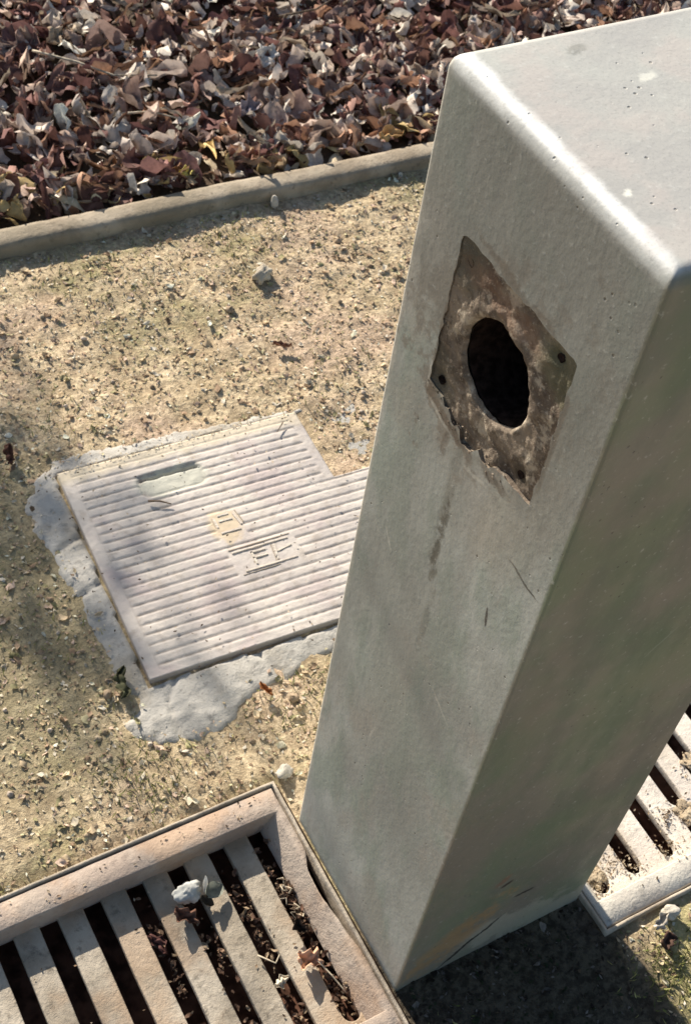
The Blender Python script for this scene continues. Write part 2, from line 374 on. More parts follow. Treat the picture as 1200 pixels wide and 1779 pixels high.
# raw mortar bed: rings from the hole to the ragged outline
out = outline(); n = len(out); rings = 22; v = []; f = []
BOLT = [(.1726, .9234), (.0657, .9272), (.1742, .8080), (.0681, .8110)]
for r in range(rings+1):
    s = r/rings
    for i in range(n):
        t = 2*math.pi*i/n
        iy, iz = HC[0]+holeR(t)*math.cos(t), HC[1]+holeR(t)*math.sin(t)
        oy, oz = out[i]; oy -= math.cos(t)*.0004; oz -= math.sin(t)*.0004
        y, z = iy+(oy-iy)*s, iz+(oz-iz)*s
        x = .0027 - .0014*min(1, max(0, (y-.140)/.035)) + .0012*fbm(y, z, 45, 4) + .0011*nz(y, z, 3, 170)
        d = math.hypot(y-HC[0], z-HC[1])
        if z > HC[1]: x -= .0022*math.exp(-((d-.047)/.006)**2)*(.5+abs(nz(y, z, 6, 60))*1.3)    # ridge of mortar above the hole
        if z < HC[1]-.02 and s > .55: x += .0016*nz(y, z, 9, 50)+.0006
        for (by, bz) in BOLT: x += .003*math.exp(-(((y-by)**2+(z-bz)**2)/.0050**2))
        if r == 0: x += .004
        
        v.append((max(x, .0006), y, z))
for r in range(rings):
    for i in range(n): f.append((r*n+i, r*n+(i+1) % n, (r+1)*n+(i+1) % n, (r+1)*n+i))
o = pydata('mortar_bed', v, f, MS, pil, True); tag(o, 'rough brown mortar bed of the square scar')
# pipe sleeve in the hole
v = []; f = []; m_ = 72
for k, (rr, x) in enumerate([(1.0, .0082), (.985, .012), (.97, .03), (.96, .07), (.94, .13), (.0, .132)]):
    for i in range(m_):
        t = 2*math.pi*i/m_; q = holeR(t)*rr*1.01; v.append((x, HC[0]+q*math.cos(t), HC[1]+q*math.sin(t)))
for k in range(5):
    for i in range(m_): f.append((k*m_+i, k*m_+(i+1) % m_, (k+1)*m_+(i+1) % m_, (k+1)*m_+i))
o = pydata('pipe_sleeve', v, f, MHOLE, pil, True)
for (by, bz) in BOLT:
    v = []; f = []
    for (rr, x) in [(.0036, .0070), (.0032, .0034 if by < .1 else .0020), (.0028, .0040), (.0, .0048)]:
        for i in range(14):
            t = 2*math.pi*i/14; rr_ = rr*(1+.3*nz(math.cos(t), math.sin(t), by*90, 1.5)); v.append((x, by+rr_*math.cos(t), bz+rr_*math.sin(t)))
    for k in range(3):
        for i in range(14): f.append((k*14+i, k*14+(i+1) % 14, (k+1)*14+(i+1) % 14, (k+1)*14+i))
    pydata('bolt_hole', v, f, MHOLE, pil, True)  # shallow dish; its near-black colour stands in for the shade of a deep hole

# chips of mortar on the lower lip of the scar
bm = bmesh.new()
for i in range(34):
    u = random.random(); y = .186-.11*u; z = .797-.012*u*random.random()+.003*random.random()
    if .085 < y < .165: z -= .016*random.random()
    r = random.uniform(.0005, .0016)
    ms = Matrix.Translation((.0002, y, z)) @ Matrix.Rotation(random.uniform(0, 3), 4, 'X') @ Matrix.Diagonal((.5, 1, random.uniform(.5, 1.6), 1))
    q = bmesh.ops.create_icosphere(bm, subdivisions=2, radius=r, matrix=ms)
    for vt in q['verts']: vt.co += Vector((0, 1, 1))*.0009*nz(*vt.co, 400)
frombm('mortar_crumb', bm, MS, pil)

# ------------------------------------------------------------------ utility cover and collar
CR = R(-3.0); CX, CY = -.067, .866; CWd, CHt = .374, .377
lid = empty('utility_cover', (CX, CY, .0055), CR)
tag(lid, 'ribbed pinkish rectangular utility cover set in a pale concrete collar', 'cover')
def lidz(u, v):
    """u to the right, v downwards (metres) -> height above the lid's datum"""
    edge = min(u, v, CHt-v)
    if v < .14: edge = min(edge, CWd-u)
    z = 0.0
    if edge > .012 and u > .016:
        ph = (v-.012)/.0165*2*math.pi
        k = min(1, (u-.016)/.006); c = .5-.5*math.cos(ph)
        z = .0019+.0009*min(1, c*3.6)*k - .0006*max(0, 1-c*7)*k*(1+.6*nz(u, v, 4, 40))
    else: z = .0026
    # hand slot
    hu, hv = (u-.150), (v-.065+.06*(u-.15)*0)
    d = max(abs(hu)-.046, abs(hv)-.017); q = math.hypot(max(abs(hu)-.036, 0), max(abs(hv)-.008, 0))-.010
    if q < .006: z = z*max(0, min(1, q/.006)) + (-.001 if q < 0 else -.001*(1-q/.006)) if q > 0 else .0004+.0008*nz(u, v, 2, 60)-.0075*math.exp(-((hv+.014+.002*nz(u, 1, 1, 60))/.0024)**2)
    # plain pads under the marks
    for (a, b, c_, d_, hh) in ((.172, .150, .215, .196, .0029), (.172, .215, .275, .268, .0030)):
        if a < u < c_ and b < v < d_: z = hh
    z += .0004*nz(u, v, 1, 150)+.0005*nz(u, v, 4, 25)
    return z
us = list(np.arange(0, CWd+.14+1e-6, .0022)); vsv = list(np.arange(0, CHt+1e-6, .0019))
v = []; f = []; nu = len(us)
for b in vsv:
    for a in us: v.append((a, -b, lidz(a, b)))
NV = len(v)
for j in range(len(vsv)-1):
    for i in range(nu-1):
        if us[i] > CWd and vsv[j] < .14: continue
        a = j*nu+i; f.append((a, a+nu, a+nu+1, a+1))
bm = bmesh.new(); bv = [bm.verts.new(p) for p in v]
for q in f: bm.faces.new([bv[i] for i in q])
for vt in [a for a in bm.verts if not a.link_faces]: bm.verts.remove(vt)
be = [e for e in bm.edges if e.is_boundary]
ex = bmesh.ops.extrude_edge_only(bm, edges=be)
for gq in ex['geom']:
    if isinstance(gq, bmesh.types.BMVert): gq.co.z = -.02
bmesh.ops.recalc_face_normals(bm, faces=bm.faces)
frombm('lid', bm, ML, lid, True)
def strokes(name, segs, r, z, parent, mat, label=None):
    bm = bmesh.new()
    for (x0, y0, x1, y1) in segs:
        L = math.hypot(x1-x0, y1-y0); a = math.atan2(y1-y0, x1-x0)
        mt = Matrix.Translation(((x0+x1)/2, (y0+y1)/2, z)) @ Matrix.Rotation(a, 4, 'Z') @ Matrix.Diagonal((L+r*2, r*2, .0024, 1))
        bmesh.ops.create_cube(bm, size=1, matrix=mt)
    bmesh.ops.bevel(bm, geom=bm.edges[:], offset=.0005, segments=2, affect='EDGES')
    o = frombm(name, bm, mat, parent)
    if label: tag(o, label)
    return o
MEMB = m_concrete("emblem_casting", (.50, .43, .36), (.58, .51, .42), .5)
MEMD = m_concrete("emblem_recess", (.30, .25, .19), (.38, .32, .25), .4)
strokes('emblem', [(.178, -.156, .178, -.172), (.186, -.153, .200, -.153), (.208, -.156, .212, -.176), (.184, -.163, .202, -.163), (.180, -.184, .207, -.184)], .0017, .0030, lid, MEMB)
strokes('raised_mark', [(.180, -.222, .262, -.222), (.186, -.258, .262, -.258), (.205, -.230, .205, -.250), (.205, -.230, .224, -.230), (.205, -.240, .224, -.240), (.240, -.228, .236, -.253), (.240, -.240, .262, -.236)], .0016, .0032, lid, MEMB)
strokes('mark_groove', [(.176, -.2165, .268, -.2165), (.236, -.227, .2325, -.256), (.180, -.263, .235, -.263), (.175, -.155, .175, -.172), (.2125, -.150, .2165, -.174)], .0008, .0027, lid, MEMD)

PO = [(-.028, .898), (-.063, .892), (-.105, .862), (-.122, .829), (-.124, .774), (-.117, .716), (-.118, .631), (-.115, .579), (-.120, .532), (-.123, .500), (-.108, .480), (-.112, .455),
      (-.134, .445), (-.132, .420), (-.088, .397), (-.044, .392), (-.013, .404), (.034, .428), (.085, .432), (.142, .440), (.20, .446), (.3, .444), (.46, .44), (.47, .70), (.34, .706), (.325, .856), (.2, .872), (.1, .884)]
def sdf(x, y, P):
    d = 1e9; ins = False; n = len(P)
    for i in range(n):
        ax, ay = P[i]; bx, by = P[(i+1) % n]; ex, ey = bx-ax, by-ay; wx, wy = x-ax, y-ay
        t = max(0, min(1, (wx*ex+wy*ey)/(ex*ex+ey*ey))); d = min(d, math.hypot(wx-ex*t, wy-ey*t))
        if (ay > y) != (by > y) and x < (bx-ax)*(y-ay)/(by-ay)+ax: ins = not ins
    return -d if ins else d
xs_ = np.arange(-.16, .50, .0042); ys_ = np.arange(.365, .93, .0042); v = []; f = []
crack = [((-.115, .740), (-.070, .752)), ((-.052, .487), (-.078, .455)), ((-.078, .455), (-.082, .400)), ((.06, .478), (.075, .43)), ((-.12, .655), (-.078, .668))]
for y in ys_:
    for x in xs_:
        d = sdf(x, y, PO) + .006*fbm(x, y, 30, 5) + .004*nz(x, y, 3, 120)
        z = .0030 + .0022*fbm(x, y, 12, 3) + .0010*nz(x, y, 5, 150) + .0014*fbm(x, y, 45, 4)
        z -= .0035*max(0, min(1, (d+.03)/.03))
        z -= .014*max(0, min(1, d/.016))
        for (a, b) in crack:
            ex, ey = b[0]-a[0], b[1]-a[1]; t = max(0, min(1, ((x-a[0])*ex+(y-a[1])*ey)/(ex*ex+ey*ey)))
            q = math.hypot(x-a[0]-ex*t, y-a[1]-ey*t)+.003*nz(x, y, 8, 90)
            z -= .004*math.exp(-(q/.0032)**2)
        lx = (x-CX)*math.cos(CR)+(y-CY)*math.sin(CR); ly = -(-(x-CX)*math.sin(CR)+(y-CY)*math.cos(CR))
        e = max(-lx, lx-CWd-.14, -ly, ly-CHt)
        if e < .004: z = -.006
        v.append((x, y, z))
nx_ = len(xs_)
for j in range(len(ys_)-1):
    for i in range(nx_-1):
        a = j*nx_+i
        if min(v[a][2], v[a+1][2], v[a+nx_][2], v[a+nx_+1][2]) < -.011 and max(v[a][2], v[a+1][2], v[a+nx_][2], v[a+nx_+1][2]) < -.011: continue
        f.append((a, a+1, a+1+nx_, a+nx_))
o = pydata('concrete_collar', v, f, MCOL, None, True)
tag(o, 'ragged pale concrete collar cast round the ribbed utility cover', 'collar')

# ------------------------------------------------------------------ drain grates
def grate(x0, x1, slots, side, label, mat, rimmat, bow):
    root = empty('drain_grate', ((x0+x1)/2, .12, 0)); tag(root, label, 'drain grate', 'drain grates beside the pillar')
    ox, oy = root.location.x, root.location.y
    y0, y1 = -.0465, .2895; FZ = -.0265
    # plate with round-ended slots
    cu = bpy.data.curves.new('g', 'CURVE'); cu.dimensions = '2D'; cu.fill_mode = 'BOTH'; cu.extrude = .0045; cu.bevel_depth = .0016; cu.bevel_resolution = 2
    def poly(pts):
        sp = cu.splines.new('POLY'); sp.points.add(len(pts)-1); sp.use_cyclic_u = True
        for p, q in zip(sp.points, pts): p.co = (q[0]-ox, q[1]-oy, 0, 1)
    xa, xb, ya, yb = x0+.008, x1-.008, y0+.02, y1-.0285
    poly([(xa, ya), (xb, ya), (xb, yb), (xa, yb)])
    for sx, lo, hi, wd in slots:
        P = []; hw = wd/2
        for i in range(9): t = math.pi+math.pi*i/8; P.append((sx+hw*math.cos(t), lo+hw+hw*math.sin(t)))
        for yy in np.linspace(min(lo+.03, (lo+hi)/2), max(hi-.02, (lo+hi)/2), 9): P.append((sx+hw+.0007*nz(sx, yy, 1, 60), yy))
        for i in range(9):
            t = math.pi*i/8; cs = math.cos(t); P.append((sx+math.copysign(abs(cs)**.35, cs)*hw, hi-.006+.006*math.sin(t)**.6))
        for yy in np.linspace(max(hi-.02, (lo+hi)/2), min(lo+.03, (lo+hi)/2), 9): P.append((sx-hw+.0007*nz(sx, yy, 5, 60), yy))
        poly(P[::-1])
    tmp = bpy.data.objects.new('g', cu); COL.objects.link(tmp); bpy.context.view_layer.update()
    me = bpy.data.meshes.new_from_object(tmp.evaluated_get(bpy.context.evaluated_depsgraph_get())); bpy.data.objects.remove(tmp)
    me.materials.clear()
    gr = link('grid', me, mat, root); gr.location = (0, 0, FZ-.006)
    # dished rim: rings of rectangles
    e = .0095 if bow else .007; prof = [(0, 0, -.03), (0, 0, -.0015), (.0012, .0015, .0002), (e*.7, .0318, .0016), (e, .0328, .0010), (e+.002, .0338, -.0010), (e+.012, .0342, -.0190), (e+.018, .0344, FZ-.0004), (e+.020, .0345, FZ-.006)]
    NX, NY = 60, 60; v = []; f = []
    def ring(a, b, z):
        X0, X1, Y0, Y1 = x0+a, x1-a, y0+b*.95, y1-b; pts = []
        for i in range(NX): pts.append((X0+(X1-X0)*i/NX, Y0))
        for i in range(NY): pts.append((X1, Y0+(Y1-Y0)*i/NY))
        for i in range(NX): pts.append((X1-(X1-X0)*i/NX, Y1))
        for i in range(NY): pts.append((X0, Y1-(Y1-Y0)*i/NY))
        for k, (x, y) in enumerate(pts):
            zz = z
            if bow and NX < k < NX+NY and a < .0105:
                t_ = max(0, min(1, (.192-y)/.020))*max(0, min(1, (y-.062)/.085))
                q = .0108*t_**.6*(1+.15*nz(y, 1, 1, 40)); xe = x1-q
                if x > xe:
                    if z > -.02: zz = min(z, .0002-.0015*t_)
                    x = xe
            v.append((x-ox+.0004*nz(x, y, z, 70), y-oy+.0004*nz(x, y, 4, 70), zz+.0004*nz(x, y, 2, 50)))
        return len(pts)
    for p in prof: M = ring(*p)
    for k in range(len(prof)-1):
        for i in range(M): f.append((k*M+i, k*M+(i+1) % M, (k+1)*M+(i+1) % M, (k+1)*M+i))
    r = pydata('rim', v, f, rimmat, root, True); r.data.set_sharp_from_angle(angle=R(50))
    # thin frame lip outside the rim
    v = []; f = []
    for (a, z) in [(-.0022, -.03), (-.0022, .0006), (-.0030, .0016), (-.0055, .0018), (-.0064, .0006), (-.0064, -.03)]:
        X0, X1, Y0, Y1 = x0+a, x1-a, y0+a, y1-a
        if side == 'left': X1 = min(X1, x1+.0068)
        cnt = 0
        for i in range(40): v.append((X0+(X1-X0)*i/40, Y0))
        for i in range(40): v.append((X1, Y0+(Y1-Y0)*i/40))
        for i in range(40): v.append((X1-(X1-X0)*i/40, Y1))
        for i in range(40): v.append((X0, Y1-(Y1-Y0)*i/40))
        v[-160:] = [(p[0]-ox+.0007*nz(p[0], p[1], 3, 45), p[1]-oy+.0007*nz(p[0], p[1], 8, 45), z+.0005*nz(p[0], p[1], 6, 30)) for p in v[-160:]]
    for k in range(5):
        for i in range(160): f.append((k*160+i, k*160+(i+1) % 160, (k+1)*160+(i+1) % 160, (k+1)*160+i))
    pydata('frame', v, f, MFR, root, True)
    return root
SL = [(-.050-.0532*i, -.004, .2600, .0255) for i in range(11)]
SR = [(.3055, -.005, .2600, .0255), (.3585, -.001, .2600, .0255), (.413, -.001, .2600, .0255), (.467, .052, .2600, .0255), (.467, -.001, .028, .0255)] + [(.520+.0532*i, -.001, .2600, .0255) for i in range(7)]
grate(-.652, -.0125, SL, 'left', 'brownish dished drain grate with leaves in its slots, left of the pillar', MGRL, MRIM, True)
grate(.2665, .952, SR, 'right', 'pale sunlit drain grate half clogged with soil, right of the pillar', MGRR, MRIMR, False)

# ------------------------------------------------------------------ leaves
PAL = [(.36, .26, .20), (.25, .145, .115), (.17, .09, .07), (.11, .055, .045), (.32, .22, .18), (.50, .41, .34), (.22, .115, .10), (.40, .30, .24), (.15, .075, .065), (.68, .60, .51), (.34, .19, .12), (.58, .49, .41)]
class Leaves:
    def __init__(s): s.v = []; s.f = []; s.c = []; s.n = 0
    def add(s, loc, yaw, pit, rol, size, wid, curl, cup, tone, lob=0, NL=6, NW=4, sd=0, crum=0.):
        M3 = (Matrix.Rotation(yaw, 3, 'Z') @ Matrix.Rotation(pit, 3, 'Y') @ Matrix.Rotation(rol, 3, 'X'))
        A = np.array(M3); u = np.linspace(0, 1, NL+1); P = []
        for i, t in enumerate(u):
            w_ = wid*(math.sin(math.pi*min(1, t*.94+.06))**.75)*(1+lob*math.cos(t*math.pi*6))
            ang = curl*(t-.5); cx = (math.sin(ang)/curl if abs(curl) > .01 else t-.5); cz = ((1-math.cos(ang))/curl if abs(curl) > .01 else 0)
            for j in range(NW+1):
                q = (j/NW-.5)*2; r_ = cup*q
                yy = w_*.5*(math.sin(r_)/cup if abs(cup) > .01 else q); zz = w_*.5*((1-math.cos(r_))/cup if abs(cup) > .01 else 0)
                P.append((cx+.03*math.sin(9*t+sd+q), yy+(.04+crum*1.5)*math.sin(7*t+sd*3)*w_, cz+zz*(1 if j % 2 == 0 else .9-crum*3)+(.05+crum)*math.sin(5*t+q*4+sd)+crum*math.sin(13*t+sd*5-q*6)))
        P = np.array(P)*size @ A.T + np.array(loc)
        b = s.n; s.v.append(P); s.n += len(P)
        for i in range(NL):
            for j in range(NW):
                a = b+i*(NW+1)+j; s.f.append((a, a+1, a+NW+2, a+NW+1))
        s.c += [tone]*len(P)
    def build(s, name, mat, parent=None, origin=None):
        V = np.concatenate(s.v)
        if origin is not None: V = V-np.array(origin)
        me = bpy.data.meshes.new(name); me.from_pydata(V.tolist(), [], s.f); me.update()
        ca = me.color_attributes.new('tone', 'FLOAT_COLOR', 'POINT')
        ca.data.foreach_set('color', np.array([(*c, 1) for c in s.c], dtype=np.float32).ravel())
        o = link(name, me, mat, parent, True)
        if origin is not None: o.location = origin
        return o
def tone(p=None, j=.25):
    c = p or random.choice(PAL); k = random.uniform(1-j, 1+j); return tuple(min(.8, x*k) for x in c)
def edge_y(x): return 1.378-.034*x+.0275
# the litter beyond the edging
S = Leaves()
for i in range(6500):
    x = random.uniform(-.15, 2.1); y = edge_y(x)+.004+random.random()**1.05*1.25
    d = y-edge_y(x); big = random.random() < .45
    sz = random.uniform(.045, .086) if big else random.uniform(.018, .044)
    z = min(.004+d*.25, .020)*random.random()**.6 + .010*max(0, fbm(x, y, 5, 2)) + .004 if d > .02 else .008
    t = tuple(min(.85, q*1.18) for q in tone()) if random.random() > .09 else tone((.66, .58, .48), .15)
    if d < .11 and random.random() < .5-d*3: t = tone(random.choice([(.56, .40, .24), (.60, .44, .20), (.50, .30, .20), (.66, .54, .36)]))
    S.add((x, y+sz*.3*(d < .03), z), random.uniform(0, 6.28), random.gauss(0, .6), random.gauss(0, .7), sz, random.uniform(.3, .9), random.uniform(-2.4, 3.2), random.uniform(-1.8, 2.2), t, random.choice((0, .12, .25, -.18)), 7 if big else 5, 4 if big else 2, random.uniform(0, 6), random.choice((.01, .03, .06)))
for i in range(700):      # leaf stalks and fine twigs among the leaves
    x = random.uniform(-.15, 2.1); y = edge_y(x)+.02+random.random()*1.2; sz = random.uniform(.03, .09)
    S.add((x, y, .024+.014*random.random()), random.uniform(0, 6.28), random.gauss(0, .3), 0, sz, .035, random.uniform(-1.5, 1.5), .8, tone(random.choice([(.45, .36, .26), (.16, .09, .06), (.30, .18, .11)])), 0, 6, 2, i, .04)
o = S.build('leaf_litter', MLEAF); tag(o, 'deep brown and purplish dry leaf litter beyond the concrete edging', 'leaf litter', kind='stuff')
# chips, bits and dry moss on the ground
def blocked(x, y):
    if -.004 < x < .262 and 0 < y < .24: return True
    if RY[0]-.004 < y < RY[1]+.006 and (x < 0 or x > .258): return True
    if -.128 < x < .50 and .40 < y < .885:
        return sdf(x, y, PO) < random.choice((random.uniform(-.02, .004), .002))
    return False
def sdf_in(x, y): return -.13 < x < .5 and .39 < y < .9 and sdf(x, y, PO) < .002
S = Leaves(); i = 0
GP = [(.66, .53, .34), (.60, .46, .29), (.72, .62, .45), (.48, .34, .22), (.62, .46, .34), (.36, .25, .16), (.56, .50, .30), (.38, .34, .18), (.74, .66, .52)]
while i < 30000:
    x = random.uniform(-.55, 1.15); y = random.uniform(-.28, 1.36)
    if blocked(x, y) or y > edge_y(x)-.058: continue
    dens = .5+.9*fbm(x, y, 7, 3)
    if random.random() > .55+dens*.5: continue
    i += 1; sz = random.uniform(.0028, .0075)*(1 if random.random() < .90 else random.uniform(1.4, 2.4))
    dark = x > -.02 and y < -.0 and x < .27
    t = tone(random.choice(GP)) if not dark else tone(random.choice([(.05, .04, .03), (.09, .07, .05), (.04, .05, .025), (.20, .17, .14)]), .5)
    if random.random() < .035: t = tone((.19, .13, .08))
    S.add((x, y, max(gz(x, y), .002 if sdf_in(x, y) else -1)+sz*.18), random.uniform(0, 6.28), random.gauss(0, .2), random.gauss(0, .26), sz, random.uniform(.35, .8), random.uniform(-1, 1.2), random.uniform(-1, 1.0), t, 0, 3 if sz > .009 else 2, 2, random.uniform(0, 6), .07)
for k in range(800):      # small clods
    x = random.uniform(-.45, 1.15); y = random.uniform(-.28, 1.34)
    if blocked(x, y) or y > edge_y(x)-.062 or sdf_in(x, y) or fbm(x, y, 5, 3) < -.12: continue
    sz = random.uniform(.0022, .0050)*(1 if random.random() < .92 else 1.7); t = tone(random.choice([(.50, .38, .24), (.62, .50, .34), (.40, .30, .20), (.56, .46, .36)]))
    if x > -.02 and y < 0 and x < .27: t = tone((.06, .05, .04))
    q = Vector((x, y, gz(x, y)+sz*.3)); base_ = S.n; P_ = []
    for a_ in range(4):
        th = [0, .7, 1.35, 2.1][a_]
        for b_ in range(6):
            ph = b_*math.pi/3+a_*.4; rr_ = sz*random.uniform(.7, 1.25)
            P_.append((q.x+rr_*math.sin(th)*math.cos(ph), q.y+rr_*math.sin(th)*math.sin(ph), q.z+rr_*.75*math.cos(th)))
    S.v.append(np.array(P_)); S.n += 24; S.c += [t]*24
    for a_ in range(3):
        for b_ in range(6): S.f.append((base_+a_*6+b_, base_+(a_+1)*6+b_, base_+(a_+1)*6+(b_+1) % 6, base_+a_*6+(b_+1) % 6))
o = S.build('dry_ground_cover', MFLK); tag(o, 'tan chips, leaf crumbs and dry moss covering the ground', 'ground cover', kind='stuff')
# (crumbs) on the cover, collar and grates (silt)
S = Leaves()
for i in range(260):
    x = random.uniform(-.11, .42); y = random.uniform(.41, .87); z = .0125 if (-.06 < x and y > .49) else .0085
    if sdf(x, y, PO) > -.01: continue
    S.add((x, y, z), random.uniform(0, 6.28), 0, random.gauss(0, .4), random.uniform(.002, .0055), .6, 1, 1, tone(random.choice([(.10, .07, .045), (.14, .10, .07), (.5, .4, .28)])), 0, 2, 2, i)
for i in range(420):       # soil washed round the ends of the right grate's slots
    cx, cy = random.choice([(.300, .02), (.302, .012), (.467, .042), (.467, .035), (.520, .095), (.440, .05), (.413, .012), (.358, .012), (.33, .03)])
    x, y = random.gauss(cx, .010), random.gauss(cy, .010)
    S.add((x, y, -.0250+random.random()*.002), random.uniform(0, 6.28), random.gauss(0, .3), random.gauss(0, .4), random.uniform(.002, .006), .6, 1, 1, tone(random.choice([(.42, .33, .22), (.56, .46, .33), (.20, .14, .09), (.34, .25, .15)])), 0, 2, 2, i, .06)
for i in range(330):       # leaf scraps packed in the slots near the pillar
    k = random.choice((0, 0, 0, 1, 1, 2, 3)); x = -.050-.0532*k+random.gauss(0, .006); y = random.choice((random.gauss(.175, .02), random.gauss(.13, .02), random.gauss(.03, .018), random.uniform(0, .24)))
    if not 0 < y < .25: continue
    S.add((x, y, -.0265-random.random()*.008), random.uniform(0, 6.28), random.gauss(0, .5), random.gauss(0, .6), random.uniform(.004, .013), .5, 1, 1, tone(random.choice([(.10, .06, .04), (.22, .14, .09), (.34, .25, .16), (.16, .09, .06)])), 0, 4, 2, i, .07)
for i in range(150):       # dirt on the outer edge of the collar and along the cover's top edge
    x = random.uniform(-.07, .31); y = .868-.052*(x+.067)+random.gauss(0, .006)
    S.add((x, y, .0098), random.uniform(0, 6.28), random.gauss(0, .3), random.gauss(0, .3), random.uniform(.002, .005), .6, 1, 1, tone((.60, .50, .34)), 0, 2, 2, i, .05)
for i in range(160):
    rr = random.random()
    if rr < .45: x, y, z = random.uniform(-.45, -.02), random.uniform(-.03, .25), -.0250
    elif rr < .8: x, y, z = random.uniform(.28, .60), random.uniform(-.03, .12), -.0250
    else: x, y, z = random.uniform(-.45, .0), random.uniform(.262, .288), .002
    if y < -.012: z = .002
    S.add((x, y, z), random.uniform(0, 6.28), 0, random.gauss(0, .4), random.uniform(.002, .006), .6, 1, 1, tone(random.choice([(.10, .07, .045), (.30, .2, .12), (.5, .4, .28)])), 0, 2, 2, i)
o = S.build('soil_crumbs', MFLK); tag(o, 'dark crumbs of soil strewn over the cover and the grates', 'soil crumbs', kind='stuff')
# grass
S = Leaves()
def blade(x, y, z, h, t):
    S.add((x, y, z+h*.25), random.uniform(0, 6.28), -random.uniform(.5, 1.25), random.gauss(0, .3), h, .10, random.uniform(.3, 1.6), .3, t, 0, 4, 1, random.random()*6)
for (cx, cy, r, n_) in [(.42, 1.29, .10, 260), (-.02, .97, .06, 90), (.18, 1.26, .12, 220), (.40, .92, .08, 90), (-.15, .36, .05, 120), (.08, .385, .06, 160), (-.20, .62, .10, 160), (-.13, .40, .07, 120), (.315, -.13, .05, 420), (.02, -.10, .05, 60), (-.38, .31, .03, 60), (.9, 1.25, .12, 150), (.21, .40, .05, 160)]:
    for k in range(n_):
        x, y = random.gauss(cx, r*.6), random.gauss(cy, r*.5)
        if blocked(x, y) or y > edge_y(x)-.06: continue
        blade(x, y, gz(x, y), random.uniform(.006, .016), tone(random.choice([(.17, .19, .06), (.28, .27, .10), (.42, .38, .16), (.12, .14, .05)])))
o = S.build('sparse_grass', MFLK); tag(o, 'sparse short green grass blades in the dry ground', 'grass', kind='stuff')

# ---- leaves one can single out
def one_leaf(label, loc, size, tn, yaw_=0, pit=0, rol=0, wid=.6, curl=.8, cup=.8, lob=0, name='dry_leaf', group=None, cat='leaf'):
    L_ = Leaves(); L_.add(loc, yaw_, pit, rol, size, wid, curl, cup, tn, lob+random.uniform(.12, .3), 14, 8, random.uniform(0, 6), random.uniform(.05, .09))
    o = L_.build(name, MLEAF, None, loc)
    md = o.modifiers.new('thick', 'SOLIDIFY'); md.thickness = .0004
    tag(o, label, cat, group or 'single dry leaves'); return o
one_leaf('pale cream leaf lying on top of the dark litter, largest pale one', (.688, 1.70, .035), .060, (.78, .72, .64), 1.0, -.2, .5, .75, .6, .6, .15)
one_leaf('pinkish curled leaf in the litter just beyond the middle of the edging', (.50, 1.435, .024), .060, (.42, .22, .15), .1, 0, .3, .5, 1.4, .9)
one_leaf('yellow leaf tucked against the edging beside the pinkish leaf', (.40, 1.437, .022), .042, (.62, .52, .16), .3, .1, .3, .5, .5, .8)
one_leaf('golden leaf lying on the edging close to the pillar', (.80, 1.405, .026), .050, (.62, .38, .16), -.2, 0, .2, .6, .8, .7)
one_leaf('dark brown leaf standing on edge at the left margin of the ground', (-.119, .924, .012), .034, (.09, .04, .028), 1.4, -.3, 1.0, .55, .6, 1.0)
one_leaf('reddish curled strip of leaf on open ground above the cover', (.36, .988, .007), .030, (.30, .14, .09), -.5, 0, .2, .3, .8, .8)
one_leaf('dark green oval leaf propped against the left foot of the collar', (-.122, .500, .010), .044, (.085, .085, .045), 1.25, 0, .75, .42, .3, .6)
one_leaf('rusty orange narrow leaf on the ground below the collar', (.043, .414, .010), .026, (.42, .17, .06), -1.3, 0, .3, .35, .5, .8)
one_leaf('peach coloured leaf lying over the slot nearest the pillar', (-.0665, .079, -.016), .032, (.72, .44, .28), -.7, .1, .1, .75, .9, .6, .1)
one_leaf('small cream leaf bridging the second slot from the pillar', (-.108, .071, -.017), .020, (.72, .62, .46), .2, .1, .2, .6, .7, .6)
one_leaf('brown leaf under the crumpled white paper on the grate', (-.172, .188, -.016), .034, (.20, .105, .07), -.9, .15, .2, .55, .9, .8, .1)
one_leaf('dark curled leaf stuck in the slot nearest the pillar above the peach leaf', (-.057, .120, -.016), .024, (.07, .045, .03), -1.2, .2, .5, .7, 1.6, 1.2)
one_leaf('largest pale dry leaf beside the corner of the right grate', (.325, -.072, .010), .026, (.62, .55, .45), .4, 0, .2, .6, .6, .8)
one_leaf('dark brown leaf below the pale leaf at the right grate corner', (.318, -.094, .008), .026, (.12, .07, .05), .9, 0, .3, .7, .8, .8)
one_leaf('dark reddish leaf inside the fourth slot from the pillar', (-.212, .175, -.026), .030, (.13, .06, .05), -1.3, 0, .4, .5, .9, .8)
one_leaf('tan curled leaf in litter at the top left corner of the photo', (.33, 1.90, .03), .050, (.50, .38, .26), .6, -.2, .4, .7, 1.0, .9)
one_leaf('greyish lavender leaf halfway between the edging and the pale cream leaf', (.58, 1.56, .032), .052, (.40, .33, .33), .2, 0, .35, .7, .5, .8, .1)

